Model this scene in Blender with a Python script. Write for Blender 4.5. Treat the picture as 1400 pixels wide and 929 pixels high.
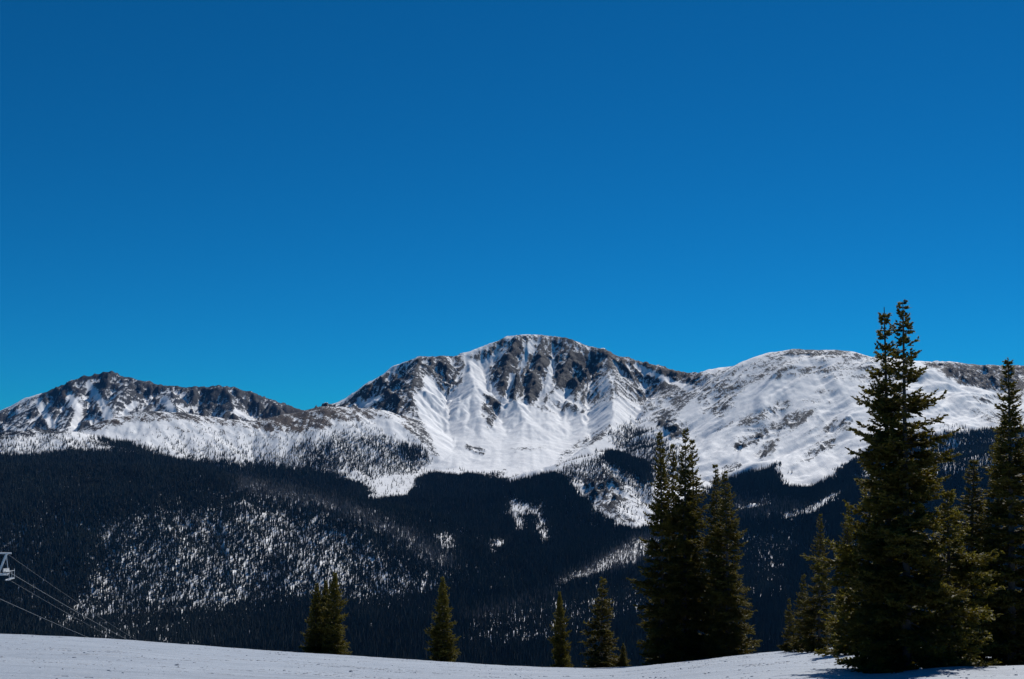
import bpy, math, random
import numpy as np

# ------------------------------------------------------------------ camera, sky, sun, exposure
for o in list(bpy.data.objects):
    bpy.data.objects.remove(o)
scene = bpy.context.scene
col = scene.collection
F, CX, HZ = 1501.0, 700.0, 610.0            # focal length in photo pixels, centre column, horizon row
cam_d = bpy.data.cameras.new('camera')
cam = bpy.data.objects.new('camera', cam_d); col.objects.link(cam)
cam_d.sensor_width = 36; cam_d.lens = 36 * F / 1400
cam_d.shift_y = (HZ - 464.5) / 1400
cam_d.clip_start = 0.5; cam_d.clip_end = 60000
cam.location = (0, 0, 0); cam.rotation_euler = (math.pi / 2, 0, 0)
scene.camera = cam

SUN_EL, SUN_AZ = math.radians(44), math.radians(30)     # azimuth measured to the right of the view direction
world = bpy.data.worlds.new('World'); scene.world = world; world.use_nodes = True
wn = world.node_tree; wn.nodes.clear()
sky = wn.nodes.new('ShaderNodeTexSky'); sky.sky_type = 'NISHITA'; sky.sun_disc = False
sky.sun_elevation = SUN_EL; sky.sun_rotation = SUN_AZ
sky.altitude = 3400; sky.air_density = 1.0; sky.dust_density = 0.0; sky.ozone_density = 3.0
hs = wn.nodes.new('ShaderNodeMix'); hs.data_type = 'RGBA'; hs.blend_type = 'MULTIPLY'; hs.inputs[0].default_value = 1.0
hs.inputs[7].default_value = (0.03, 0.71, 1.12, 1)          # the deep, polarised blue of high-mountain air
bg = wn.nodes.new('ShaderNodeBackground'); bg.inputs['Strength'].default_value = 0.058
wo = wn.nodes.new('ShaderNodeOutputWorld')
wn.links.new(sky.outputs[0], hs.inputs[6]); wn.links.new(hs.outputs[2], bg.inputs['Color'])
wn.links.new(bg.outputs[0], wo.inputs['Surface'])

sd = bpy.data.lights.new('sun', 'SUN'); sd.energy = 4.35; sd.angle = math.radians(0.53); sd.color = (1.0, 0.965, 0.91)
sun = bpy.data.objects.new('sun', sd); col.objects.link(sun)
sun.rotation_euler = (math.pi / 2 - SUN_EL, 0, math.pi - SUN_AZ)
scene.view_settings.view_transform = 'Standard'; scene.view_settings.look = 'None'
scene.view_settings.exposure = 0.0; scene.view_settings.gamma = 1.0
scene.view_settings.use_curve_mapping = False

# ------------------------------------------------------------------ helpers
rng = np.random.default_rng(7)
def P(px, py, Y):
    return ((px - CX) / F * Y, Y, (HZ - py) / F * Y)

def tag(o, label=None, cat=None, group=None, kind=None):
    if label: o['label'] = label
    if cat: o['category'] = cat
    if group: o['group'] = group
    if kind: o['kind'] = kind
    return o

def mesh_np(name, verts, faces, smooth=True):
    """verts (n,3), faces (m,k) with k = 3 or 4"""
    verts = np.ascontiguousarray(verts, np.float32); faces = np.ascontiguousarray(faces, np.int32)
    me = bpy.data.meshes.new(name); k = faces.shape[1]
    me.vertices.add(len(verts)); me.vertices.foreach_set('co', verts.ravel())
    me.loops.add(faces.size); me.loops.foreach_set('vertex_index', faces.ravel())
    me.polygons.add(len(faces))
    me.polygons.foreach_set('loop_start', np.arange(0, faces.size, k, dtype=np.int32))
    me.update(calc_edges=True)
    me.polygons.foreach_set('use_smooth', np.full(len(faces), smooth))
    me.validate()
    return me

def obj(name, me, mat=None, parent=None):
    o = bpy.data.objects.new(name, me); col.objects.link(o)
    if mat and not me.materials: me.materials.append(mat)
    if parent: o.parent = parent
    return o

def empty(name, loc):
    o = bpy.data.objects.new(name, None); col.objects.link(o); o.location = loc
    o.empty_display_size = 0.3
    return o

# --- gradient noise
_perm = np.random.default_rng(3).permutation(4096).astype(np.int32)
_ang = np.random.default_rng(4).uniform(0, 2 * np.pi, 4096).astype(np.float32)
_gx, _gy = np.cos(_ang), np.sin(_ang)
def _hash(ix, iy): return _perm[(_perm[ix & 4095] + iy) & 4095]
def noise(x, y):
    x = np.asarray(x, np.float32); y = np.asarray(y, np.float32)
    fx0 = np.floor(x); fy0 = np.floor(y); ix = fx0.astype(np.int32); iy = fy0.astype(np.int32)
    fx = x - fx0; fy = y - fy0
    def g(i, j):
        h = _hash(ix + i, iy + j); return _gx[h] * (fx - i) + _gy[h] * (fy - j)
    u = fx * fx * fx * (fx * (fx * 6 - 15) + 10); v = fy * fy * fy * (fy * (fy * 6 - 15) + 10)
    a = g(0, 0); a = a + u * (g(1, 0) - a); b = g(0, 1); b = b + u * (g(1, 1) - b)
    return (a + v * (b - a)) * 1.5
def fbm(x, y, octs=5, gain=0.5):
    s = 0; a = 1.0
    for i in range(octs):
        s = s + a * noise(x * 2 ** i + 17.3 * i, y * 2 ** i - 9.1 * i); a *= gain
    return s
def ridged(x, y, octs=5, gain=0.5):
    s = 0; a = 1.0; w = 1.0
    for i in range(octs):
        n = 1 - np.abs(noise(x * 2 ** i + 5.7 * i, y * 2 ** i + 31.1 * i)); n = n * n
        s = s + a * n * w; w = np.clip(n * 1.4, 0, 1); a *= gain
    return s
def sstep(a, b, x):
    t = np.clip((x - a) / (b - a), 0, 1); return t * t * (3 - 2 * t)

# ------------------------------------------------------------------ materials
def newmat(name):
    m = bpy.data.materials.new(name); m.use_nodes = True; nt = m.node_tree; nt.nodes.clear()
    out = nt.nodes.new('ShaderNodeOutputMaterial'); return m, nt, out
def N(nt, t, **kw):
    n = nt.nodes.new(t)
    for k, v in kw.items():
        if k in n.inputs: n.inputs[k].default_value = v
        else: setattr(n, k, v)
    return n
def ramp(nt, pts):
    r = nt.nodes.new('ShaderNodeValToRGB'); e = r.color_ramp.elements
    while len(e) < len(pts): e.new(0.5)
    for q, (p, c) in zip(e, pts): q.position = p; q.color = (*c, 1)
    return r
def mixc(nt, fac, a, b, mode='MIX'):
    m = nt.nodes.new('ShaderNodeMix'); m.data_type = 'RGBA'; m.blend_type = mode
    for i, v in ((0, fac), (6, a), (7, b)):
        if hasattr(v, 'is_output'): nt.links.new(v, m.inputs[i])
        else: m.inputs[i].default_value = v if i == 0 else (*v, 1)
    return m.outputs[2]
def math_(nt, op, a, b=0.0, clamp=False):
    m = nt.nodes.new('ShaderNodeMath'); m.operation = op; m.use_clamp = clamp
    for i, v in enumerate((a, b)):
        if hasattr(v, 'is_output'): nt.links.new(v, m.inputs[i])
        else: m.inputs[i].default_value = v
    return m.outputs[0]

def mat_terrain():
    m, nt, out = newmat('mountain_rock_and_snow')
    tc = N(nt, 'ShaderNodeNewGeometry')
    a_r = N(nt, 'ShaderNodeAttribute', attribute_name='rock')
    a_b = N(nt, 'ShaderNodeAttribute', attribute_name='scour')
    n1 = N(nt, 'ShaderNodeTexNoise', Scale=0.05, Detail=8.0, Roughness=0.72)
    n3 = N(nt, 'ShaderNodeTexNoise', Scale=0.16, Detail=4.0, Roughness=0.6); nt.links.new(tc.outputs['Position'], n3.inputs['Vector'])
    n2 = N(nt, 'ShaderNodeTexNoise', Scale=0.012, Detail=5.0, Roughness=0.6)
    mp = N(nt, 'ShaderNodeMapping'); mp.inputs['Scale'].default_value = (1.15, 0.55, 0.8); mp.inputs['Rotation'].default_value = (0, 0, math.radians(24))
    nt.links.new(tc.outputs['Position'], mp.inputs['Vector'])
    nt.links.new(mp.outputs[0], n1.inputs['Vector']); nt.links.new(tc.outputs['Position'], n2.inputs['Vector'])
    r = math_(nt, 'ADD', math_(nt, 'MULTIPLY', math_(nt, 'SUBTRACT', n1.outputs['Fac'], 0.5), 2.6), math_(nt, 'MULTIPLY', math_(nt, 'SUBTRACT', n3.outputs['Fac'], 0.5), 2.2))
    r = math_(nt, 'ADD', a_r.outputs['Fac'], math_(nt, 'MULTIPLY', r, math_(nt, 'ADD', math_(nt, 'MULTIPLY', math_(nt, 'MULTIPLY', a_r.outputs['Fac'], math_(nt, 'SUBTRACT', 1.0, a_r.outputs['Fac'], True)), 2.7), 0.25)))
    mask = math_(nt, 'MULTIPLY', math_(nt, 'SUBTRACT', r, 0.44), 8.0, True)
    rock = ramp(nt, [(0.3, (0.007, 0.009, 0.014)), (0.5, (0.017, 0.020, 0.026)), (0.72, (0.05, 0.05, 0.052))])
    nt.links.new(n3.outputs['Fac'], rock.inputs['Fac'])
    brown = ramp(nt, [(0.3, (0.028, 0.020, 0.017)), (0.7, (0.095, 0.066, 0.050))])
    nt.links.new(n3.outputs['Fac'], brown.inputs['Fac'])
    rk = mixc(nt, a_b.outputs['Fac'], rock.outputs[0], brown.outputs[0])
    snow = ramp(nt, [(0.3, (0.78, 0.79, 0.81)), (0.7, (0.88, 0.89, 0.90))])
    nt.links.new(n2.outputs['Fac'], snow.inputs['Fac'])
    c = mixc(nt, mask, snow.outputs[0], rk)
    bs = N(nt, 'ShaderNodeBsdfPrincipled', Roughness=0.75)
    bs.inputs['Specular IOR Level'].default_value = 0.15
    nt.links.new(c, bs.inputs['Base Color'])
    bh = math_(nt, 'MULTIPLY', n1.outputs['Fac'], math_(nt, 'ADD', math_(nt, 'MULTIPLY', mask, 14.0), 3.0))
    bp = N(nt, 'ShaderNodeBump', Strength=0.7, Distance=1.0); nt.links.new(bh, bp.inputs['Height'])
    nt.links.new(bp.outputs[0], bs.inputs['Normal'])
    nt.links.new(bs.outputs[0], out.inputs['Surface']); return m

def mat_snow():
    m, nt, out = newmat('groomed_spring_snow')
    g = N(nt, 'ShaderNodeNewGeometry')
    mp = N(nt, 'ShaderNodeMapping'); mp.inputs['Scale'].default_value = (0.16, 1.0, 1.0)
    mp.inputs['Rotation'].default_value = (0, 0, math.radians(8))
    nt.links.new(g.outputs['Position'], mp.inputs['Vector'])
    tr = N(nt, 'ShaderNodeTexNoise', Scale=1.1, Detail=7.0, Roughness=0.62); nt.links.new(mp.outputs[0], tr.inputs['Vector'])
    gr = N(nt, 'ShaderNodeTexNoise', Scale=7.0, Detail=6.0, Roughness=0.7); nt.links.new(g.outputs['Position'], gr.inputs['Vector'])
    big = N(nt, 'ShaderNodeTexNoise', Scale=0.12, Detail=3.0); nt.links.new(g.outputs['Position'], big.inputs['Vector'])
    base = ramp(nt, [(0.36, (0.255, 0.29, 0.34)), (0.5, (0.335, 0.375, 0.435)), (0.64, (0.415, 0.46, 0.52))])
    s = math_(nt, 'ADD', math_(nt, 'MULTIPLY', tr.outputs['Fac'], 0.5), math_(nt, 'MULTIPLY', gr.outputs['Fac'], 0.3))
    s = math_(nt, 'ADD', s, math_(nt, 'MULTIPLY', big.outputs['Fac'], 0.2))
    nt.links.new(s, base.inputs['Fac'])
    # fallen needles, bark crumbs and dirt lying in the snow
    spk = ramp(nt, [(0.0, (0, 0, 0)), (0.61, (0, 0, 0)), (0.68, (1, 1, 1))]); nt.links.new(tr.outputs['Fac'], spk.inputs['Fac'])
    c = mixc(nt, math_(nt, 'MULTIPLY', spk.outputs[0], 0.6), base.outputs[0], (0.20, 0.20, 0.21))
    bs = N(nt, 'ShaderNodeBsdfPrincipled', Roughness=0.6); bs.inputs['Specular IOR Level'].default_value = 0.25
    nt.links.new(c, bs.inputs['Base Color'])
    hh = math_(nt, 'ADD', math_(nt, 'MULTIPLY', tr.outputs['Fac'], 0.16), math_(nt, 'MULTIPLY', gr.outputs['Fac'], 0.05))
    bp = N(nt, 'ShaderNodeBump', Strength=0.8, Distance=1.0); nt.links.new(hh, bp.inputs['Height'])
    nt.links.new(bp.outputs[0], bs.inputs['Normal'])
    nt.links.new(bs.outputs[0], out.inputs['Surface']); return m

def mat_needles(name, dark, light, trans, tfac=0.28):
    m, nt, out = newmat(name)
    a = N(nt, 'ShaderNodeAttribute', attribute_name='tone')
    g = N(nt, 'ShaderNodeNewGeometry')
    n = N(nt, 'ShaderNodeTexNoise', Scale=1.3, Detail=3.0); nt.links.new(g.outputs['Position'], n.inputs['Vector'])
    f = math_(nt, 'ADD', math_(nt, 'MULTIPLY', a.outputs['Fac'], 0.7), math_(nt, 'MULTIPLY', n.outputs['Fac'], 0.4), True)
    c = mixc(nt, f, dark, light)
    d = N(nt, 'ShaderNodeBsdfPrincipled', Roughness=0.6); d.inputs['Specular IOR Level'].default_value = 0.2
    nt.links.new(c, d.inputs['Base Color'])
    t = N(nt, 'ShaderNodeBsdfTranslucent'); t.inputs['Color'].default_value = (*trans, 1)
    mx = N(nt, 'ShaderNodeMixShader'); mx.inputs[0].default_value = tfac
    nt.links.new(d.outputs[0], mx.inputs[1]); nt.links.new(t.outputs[0], mx.inputs[2])
    nt.links.new(mx.outputs[0], out.inputs['Surface']); return m

def mat_simple(name, c0, c1, scale, rough=0.8, metal=0.0, bump=0.0):
    m, nt, out = newmat(name)
    t = N(nt, 'ShaderNodeTexCoord')
    n = N(nt, 'ShaderNodeTexNoise', Scale=scale, Detail=5.0); nt.links.new(t.outputs['Object'], n.inputs['Vector'])
    c = mixc(nt, n.outputs['Fac'], c0, c1)
    bs = N(nt, 'ShaderNodeBsdfPrincipled', Roughness=rough, Metallic=metal)
    nt.links.new(c, bs.inputs['Base Color'])
    if bump:
        bp = N(nt, 'ShaderNodeBump', Strength=0.8, Distance=bump); nt.links.new(n.outputs['Fac'], bp.inputs['Height'])
        nt.links.new(bp.outputs[0], bs.inputs['Normal'])
    nt.links.new(bs.outputs[0], out.inputs['Surface']); return m

M_TER = mat_terrain(); M_SNOW = mat_snow()
M_NEED = mat_needles('spruce_needles', (0.016, 0.016, 0.005), (0.12, 0.105, 0.020), (0.38, 0.32, 0.03), 0.45)
M_YOUNG = mat_needles('young_fir_needles', (0.030, 0.032, 0.008), (0.13, 0.12, 0.024), (0.42, 0.36, 0.04), 0.46)
def mat_far():
    m, nt, out = newmat('far_conifer_needles')
    oi = N(nt, 'ShaderNodeObjectInfo')
    c = ramp(nt, [(0.0, (0.010, 0.017, 0.016)), (0.6, (0.024, 0.040, 0.040)), (1.0, (0.055, 0.068, 0.055))])
    ns = N(nt, 'ShaderNodeTexNoise', Scale=0.006, Detail=3.0); nt.links.new(oi.outputs['Location'], ns.inputs['Vector'])
    fz = math_(nt, 'ADD', math_(nt, 'MULTIPLY', oi.outputs['Random'], 0.55), math_(nt, 'MULTIPLY', math_(nt, 'SUBTRACT', ns.outputs['Fac'], 0.35), 1.3), True)
    nt.links.new(fz, c.inputs['Fac'])
    bs = N(nt, 'ShaderNodeBsdfPrincipled', Roughness=0.8); nt.links.new(c.outputs[0], bs.inputs['Base Color'])
    t = N(nt, 'ShaderNodeBsdfTranslucent'); t.inputs['Color'].default_value = (0.05, 0.065, 0.04, 1)
    mx = N(nt, 'ShaderNodeMixShader'); mx.inputs[0].default_value = 0.25
    nt.links.new(bs.outputs[0], mx.inputs[1]); nt.links.new(t.outputs[0], mx.inputs[2])
    nt.links.new(mx.outputs[0], out.inputs['Surface']); return m
M_FAR = mat_far()
M_DEAD = mat_simple('dead_conifer_wood', (0.13, 0.115, 0.105), (0.22, 0.20, 0.18), 0.3, 0.9)
M_BARK = mat_simple('grey_bark', (0.03, 0.026, 0.023), (0.11, 0.10, 0.09), 9.0, 0.9, 0.0, 0.02)
M_STEEL = mat_simple('galvanised_steel', (0.50, 0.52, 0.54), (0.66, 0.68, 0.69), 3.0, 0.5, 0.15)
M_ROPE = mat_simple('steel_rope', (0.20, 0.21, 0.22), (0.32, 0.33, 0.34), 8.0, 0.6, 0.3)
M_RUBBER = mat_simple('sheave_rubber', (0.06, 0.06, 0.065), (0.12, 0.12, 0.125), 5.0, 0.7)

# ------------------------------------------------------------------ maps marked on the photograph, used to place rock and forest on the terrain
MX0, MX1, MY0, MY1, MS = -200, 1600, 430, 960, 2
mgx, mgy = np.meshgrid(np.arange(MX0, MX1, MS, dtype=np.float32), np.arange(MY0, MY1, MS, dtype=np.float32))
def newmap(v=0.0): return np.full_like(mgx, v)
def poly_sd(pts):
    px = np.array([p[0] for p in pts], np.float32); py = np.array([p[1] for p in pts], np.float32)
    d = np.full_like(mgx, 1e9); ins = np.zeros(mgx.shape, bool); n = len(pts)
    for i in range(n):
        ax, ay, bx, by = px[i], py[i], px[(i + 1) % n], py[(i + 1) % n]
        ex, ey = bx - ax, by - ay; wx, wy = mgx - ax, mgy - ay
        t = np.clip((wx * ex + wy * ey) / (ex * ex + ey * ey + 1e-9), 0, 1)
        d = np.minimum(d, (wx - ex * t) ** 2 + (wy - ey * t) ** 2)
        if ay != by:
            c = ((ay > mgy) != (by > mgy)) & (mgx < (bx - ax) * (mgy - ay) / (by - ay) + ax)
            ins ^= c
    d = np.sqrt(d); return np.where(ins, -d, d)
def poly(m, pts, val, soft=6):
    w = sstep(soft, -soft, poly_sd(pts)); m[:] = m * (1 - w) + val * w
def stroke(m, pts, val, width, add=True):
    d = np.full_like(mgx, 1e9)
    for (ax, ay), (bx, by) in zip(pts[:-1], pts[1:]):
        ex, ey = bx - ax, by - ay; wx, wy = mgx - ax, mgy - ay
        t = np.clip((wx * ex + wy * ey) / (ex * ex + ey * ey + 1e-9), 0, 1)
        d = np.minimum(d, (wx - ex * t) ** 2 + (wy - ey * t) ** 2)
    w = np.exp(-d / (width * width))
    m[:] = m + val * w if add else m * (1 - w) + val * w
def sample(m, px, py):
    fx = np.clip((px - MX0) / MS, 0, m.shape[1] - 1.001); fy = np.clip((py - MY0) / MS, 0, m.shape[0] - 1.001)
    ix = fx.astype(np.int32); iy = fy.astype(np.int32); fx = fx - ix; fy = fy - iy
    return (m[iy, ix] * (1 - fx) + m[iy, ix + 1] * fx) * (1 - fy) + (m[iy + 1, ix] * (1 - fx) + m[iy + 1, ix + 1] * fx) * fy

# rock cover (bare, wind-scoured or too steep for snow; also one shaded snow patch)
ROCK = newmap(0.02)
poly(ROCK, [(-200, 600), (0, 565), (80, 530), (120, 512), (150, 506), (190, 518), (230, 526), (310, 526), (350, 536), (400, 554), (430, 566), (400, 585), (300, 580), (200, 565), (120, 590), (0, 600)], 0.48, 5)
poly(ROCK, [(60, 538), (120, 512), (150, 506), (180, 517), (172, 540), (150, 530), (110, 540), (80, 555)], 0.8, 6)
poly(ROCK, [(178, 520), (230, 528), (224, 541), (178, 548)], 0.8, 5)  # ridge rock; shaded snow below the crest is painted dark along with it
poly(ROCK, [(240, 530), (310, 526), (400, 556), (395, 574), (340, 575), (300, 560), (240, 548)], 0.75, 7)
poly(ROCK, [(0, 566), (70, 540), (60, 575), (20, 590), (0, 592)], 0.50, 8)
for s in ([(122, 524), (152, 574)], [(95, 540), (108, 560), (100, 592)], [(54, 552), (72, 584)], [(185, 552), (165, 570)], [(225, 545), (236, 562)], [(322, 562), (348, 578)]):
    stroke(ROCK, s, 0.0, 6, False)
# brown shoulder
poly(ROCK, [(115, 594), (160, 570), (200, 560), (250, 563), (340, 576), (400, 564), (440, 554), (520, 560), (560, 572), (520, 572), (470, 578), (430, 592), (380, 592), (330, 584), (250, 574), (170, 580)], 0.44, 6)
poly(ROCK, [(370, 572), (440, 554), (470, 557), (450, 580), (400, 590), (350, 584)], 0.68, 9)
poly(ROCK, [(160, 590), (260, 576), (330, 588), (420, 600), (420, 606), (300, 596), (200, 594)], 0.20, 6)
poly(ROCK, [(40, 586), (85, 587), (80, 594), (30, 595)], 0.55, 4)
# left flank and summit ridge of the central mountain
poly(ROCK, [(462, 556), (510, 520), (570, 488), (632, 485), (640, 496), (640, 520), (612, 540), (590, 524), (560, 545), (590, 600), (602, 630), (560, 590), (530, 562)], 0.50, 6)
poly(ROCK, [(525, 545), (545, 530), (575, 490), (620, 488), (600, 510), (560, 530), (570, 560), (545, 560)], 0.62, 6)
poly(ROCK, [(485, 552), (520, 540), (524, 548), (500, 558)], 0.05, 4)
stroke(ROCK, [(585, 520), (612, 560), (630, 590)], 0.02, 9, False)
poly(ROCK, [(640, 488), (690, 462), (735, 458), (775, 461), (830, 482), (836, 500), (790, 500), (740, 478), (690, 480), (650, 495)], 0.46, 5)
poly(ROCK, [(670, 500), (700, 470), (745, 472), (790, 476), (835, 490), (836, 512), (800, 530), (770, 520), (745, 545), (700, 540), (672, 525)], 0.47, 9)
for s in ([(707, 472), (690, 512)], [(742, 490), (730, 520)], [(716, 530), (735, 545)], [(782, 492), (768, 514)], [(812, 498), (806, 512)], [(772, 522), (790, 528)], [(690, 505), (694, 540)]):
    stroke(ROCK, s, 1.0, 9, False)
for s in ([(700, 515), (690, 560)], [(755, 498), (748, 530), (730, 560)], [(725, 470), (715, 500)], [(640, 500), (634, 540), (636, 600)]):
    stroke(ROCK, s, 0.0, 5, False)
poly(ROCK, [(660, 540), (684, 545), (680, 575), (668, 588), (660, 570)], 0.52, 5)
poly(ROCK, [(742, 560), (840, 510), (850, 540), (800, 565), (740, 560)], 0.26, 10)
poly(ROCK, [(765, 620), (800, 598), (835, 580), (826, 600), (790, 618), (760, 636)], 0.42, 7)
poly(ROCK, [(836, 500), (838, 480), (900, 501), (958, 511), (1000, 520), (985, 560), (950, 545), (930, 560), (880, 525)], 0.50, 8)
poly(ROCK, [(820, 478), (900, 501), (955, 511), (965, 518), (930, 528), (880, 510), (830, 492)], 0.70, 5)
stroke(ROCK, [(870, 500), (910, 518), (945, 532)], 0.0, 4, False)
stroke(ROCK, [(850, 515), (900, 560), (935, 590)], 0.30, 16, False)
stroke(ROCK, [(905, 580), (925, 592)], 0.5, 7)
stroke(ROCK, [(640, 612), (660, 618)], 0.4, 6); stroke(ROCK, [(690, 645), (660, 650)], 0.3, 5); stroke(ROCK, [(700, 615), (745, 610)], 0.2, 6)
# knoll cliffs
poly(ROCK, [(790, 650), (830, 645), (850, 660), (858, 690), (835, 702), (810, 690), (795, 668)], 0.52, 8)
poly(ROCK, [(760, 640), (820, 620), (860, 640), (900, 680), (870, 700), (850, 660), (800, 645)], 0.33, 8)
poly(ROCK, [(836, 702), (870, 700), (880, 715), (845, 716)], 0.30, 5)
# right mountain
poly(ROCK, [(1045, 486), (1090, 475), (1150, 478), (1200, 488), (1195, 496), (1140, 490), (1090, 487), (1050, 495)], 0.50, 5)
poly(ROCK, [(955, 512), (1040, 488), (1200, 494), (1200, 525), (1100, 515), (1000, 530), (960, 530)], 0.30, 9)
poly(ROCK, [(950, 520), (1020, 525), (1010, 545), (985, 570), (955, 560)], 0.36, 10)
poly(ROCK, [(1260, 496), (1330, 497), (1450, 503), (1600, 510), (1600, 550), (1450, 542), (1360, 534), (1310, 524), (1285, 508)], 0.66, 5)
poly(ROCK, [(1330, 542), (1400, 540), (1400, 550), (1340, 552)], 0.5, 6)
poly(ROCK, [(1320, 560), (1450, 556), (1450, 585), (1350, 580)], 0.35, 8)
for s, v, w in (([(1015, 578), (1045, 566), (1075, 551)], 0.55, 8), ([(1008, 612), (1030, 603), (1044, 590)], 0.6, 7), ([(1060, 585), (1080, 573), (1108, 564)], 0.5, 8), ([(1082, 582), (1098, 574)], 0.5, 6),
                ([(1045, 622), (1058, 612)], 0.55, 6), ([(1105, 625), (1122, 612), (1136, 606)], 0.55, 8), ([(1130, 584), (1160, 582)], 0.5, 7), ([(1140, 574), (1165, 578)], 0.4, 4), ([(990, 640), (1010, 636)], 0.35, 6), ([(1060, 600), (1040, 625)], 0.35, 8),
                ([(1118, 535), (1140, 535)], 0.3, 7), ([(1100, 548), (1140, 550)], 0.22, 6), ([(1090, 508), (1130, 506)], 0.3, 4), ([(985, 586), (1000, 580)], 0.3, 7), ([(1070, 640), (1100, 630)], 0.25, 6)):
    stroke(ROCK, s, v * 0.72, w * 0.75)
stroke(ROCK, [(1000, 600), (1080, 580), (1150, 590)], 0.13, 45)
stroke(ROCK, [(860, 540), (900, 580)], 0.12, 30)
stroke(ROCK, [(690, 560), (780, 560)], 0.10, 30)
# scoured tundra (brown instead of grey)
SCOUR = newmap(-0.2)
poly(SCOUR, [(100, 600), (160, 565), (340, 574), (440, 552), (560, 565), (560, 610), (300, 610)], 1.0, 8)
poly(SCOUR, [(820, 474), (960, 508), (960, 524), (830, 496)], 0.8, 6)
poly(SCOUR, [(80, 540), (105, 522), (110, 540), (90, 548)], 0.8, 5)
poly(SCOUR, [(1250, 490), (1600, 500), (1600, 560), (1250, 540)], 0.4, 6)

# forest density
FOR = newmap(0.0)
poly(FOR, [(-200, 622), (0, 624), (60, 622), (110, 618), (165, 618), (210, 628), (260, 636), (330, 640), (390, 646), (420, 642), (470, 656), (500, 668), (505, 688), (545, 684), (566, 664), (590, 650), (625, 656), (640, 652), (700, 662), (735, 652), (770, 650), (785, 672), (810, 690), (830, 712), (870, 728), (900, 715), (940, 690), (1000, 655), (1062, 640), (1068, 668), (1110, 672), (1160, 640), (1190, 615), (1240, 600), (1300, 592), (1400, 590), (1600, 590), (1600, 960), (-200, 960)], 1.0, 8)
# thinning towards the treeline
poly(FOR, [(-200, 594), (0, 598), (60, 594), (110, 598), (160, 612), (120, 618), (60, 620), (-200, 622)], 0.14, 7)
poly(FOR, [(400, 612), (470, 600), (545, 598), (585, 622), (570, 640), (540, 650), (500, 655), (460, 645), (420, 640)], 0.28, 12)
poly(FOR, [(545, 605), (580, 612), (585, 626), (560, 636), (545, 625)], 0.55, 5)
stroke(FOR, [(230, 606), (300, 612), (380, 614), (420, 608), (500, 590)], 0.07, 16)
stroke(FOR, [(170, 622), (260, 630), (330, 634), (400, 638), (450, 640)], 0.22, 13)
poly(FOR, [(120, 598), (165, 606), (235, 622), (170, 614)], 0.8, 3)
poly(FOR, [(220, 610), (236, 628), (250, 628)], 0.02, 4)
poly(FOR, [(500, 668), (515, 682), (555, 684), (570, 664), (560, 655), (530, 660)], 0.03, 4)
# spur right of the bowl and knoll
poly(FOR, [(835, 590), (870, 580), (930, 620), (945, 660), (900, 660), (860, 630)], 0.28, 10)
poly(FOR, [(824, 620), (845, 622), (890, 642), (892, 665), (866, 655), (840, 636)], 1.0, 4)
poly(FOR, [(760, 645), (820, 622), (860, 645), (900, 680), (880, 690), (850, 660), (800, 660), (785, 668)], 0.22, 6)
# sparse sunny slope of the near left hill
poly(FOR, [(90, 870), (60, 860), (130, 780), (220, 710), (300, 690), (400, 700), (480, 730), (560, 770), (610, 800), (590, 840), (520, 850), (440, 830), (360, 850), (300, 900), (120, 900)], 0.57, 34)
poly(FOR, [(330, 690), (460, 725), (500, 760), (470, 800), (380, 760)], 0.50, 20)
poly(FOR, [(60, 870), (90, 845), (170, 840), (230, 880), (160, 885)], 0.48, 14)
poly(FOR, [(100, 720), (200, 690), (260, 700), (160, 760)], 0.70, 16)
# avalanche-thinned patches on the middle slope
for s in ([(705, 700), (715, 725)], [(738, 715), (745, 740)], [(605, 742), (614, 740)], [(683, 742), (680, 745)], [(700, 690), (735, 700)]):
    stroke(FOR, s, 0.15, 9, False)
# lower slopes on the right: thin bands and clearings
poly(FOR, [(750, 812), (770, 790), (820, 770), (868, 735), (905, 745), (880, 765), (830, 785), (790, 800)], 0.42, 5)
poly(FOR, [(1005, 690), (1060, 682), (1060, 695), (1010, 706)], 0.42, 5)
poly(FOR, [(1070, 706), (1105, 692), (1150, 670), (1158, 674), (1110, 702), (1075, 712)], 0.10, 3)
poly(FOR, [(1160, 655), (1195, 640), (1240, 632), (1240, 645), (1180, 662)], 0.12, 4)
poly(FOR, [(840, 690), (900, 680), (940, 690), (900, 725), (850, 720)], 0.06, 5)
poly(FOR, [(640, 850), (760, 815), (880, 790), (900, 830), (820, 870), (700, 890), (640, 890)], 0.56, 16)
poly(FOR, [(1010, 730), (1090, 735), (1080, 820), (1020, 830)], 0.56, 18)
poly(FOR, [(1250, 600), (1450, 590), (1450, 640), (1250, 650)], 0.40, 10)
# standing dead timber
DEAD = newmap(0.0)
stroke(FOR, [(330, 664), (420, 684), (480, 702), (560, 740), (610, 770)], 1.0, 14, False)
stroke(DEAD, [(330, 664), (420, 684), (480, 702), (560, 740), (610, 770)], 0.92, 15)
poly(DEAD, [(760, 800), (800, 775), (868, 735), (905, 730), (905, 765), (840, 790)], 0.9, 8)
poly(DEAD, [(1005, 680), (1100, 690), (1100, 712), (1005, 712)], 0.6, 8)
stroke(DEAD, [(640, 846), (700, 832), (755, 812)], 0.5, 9)

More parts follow.
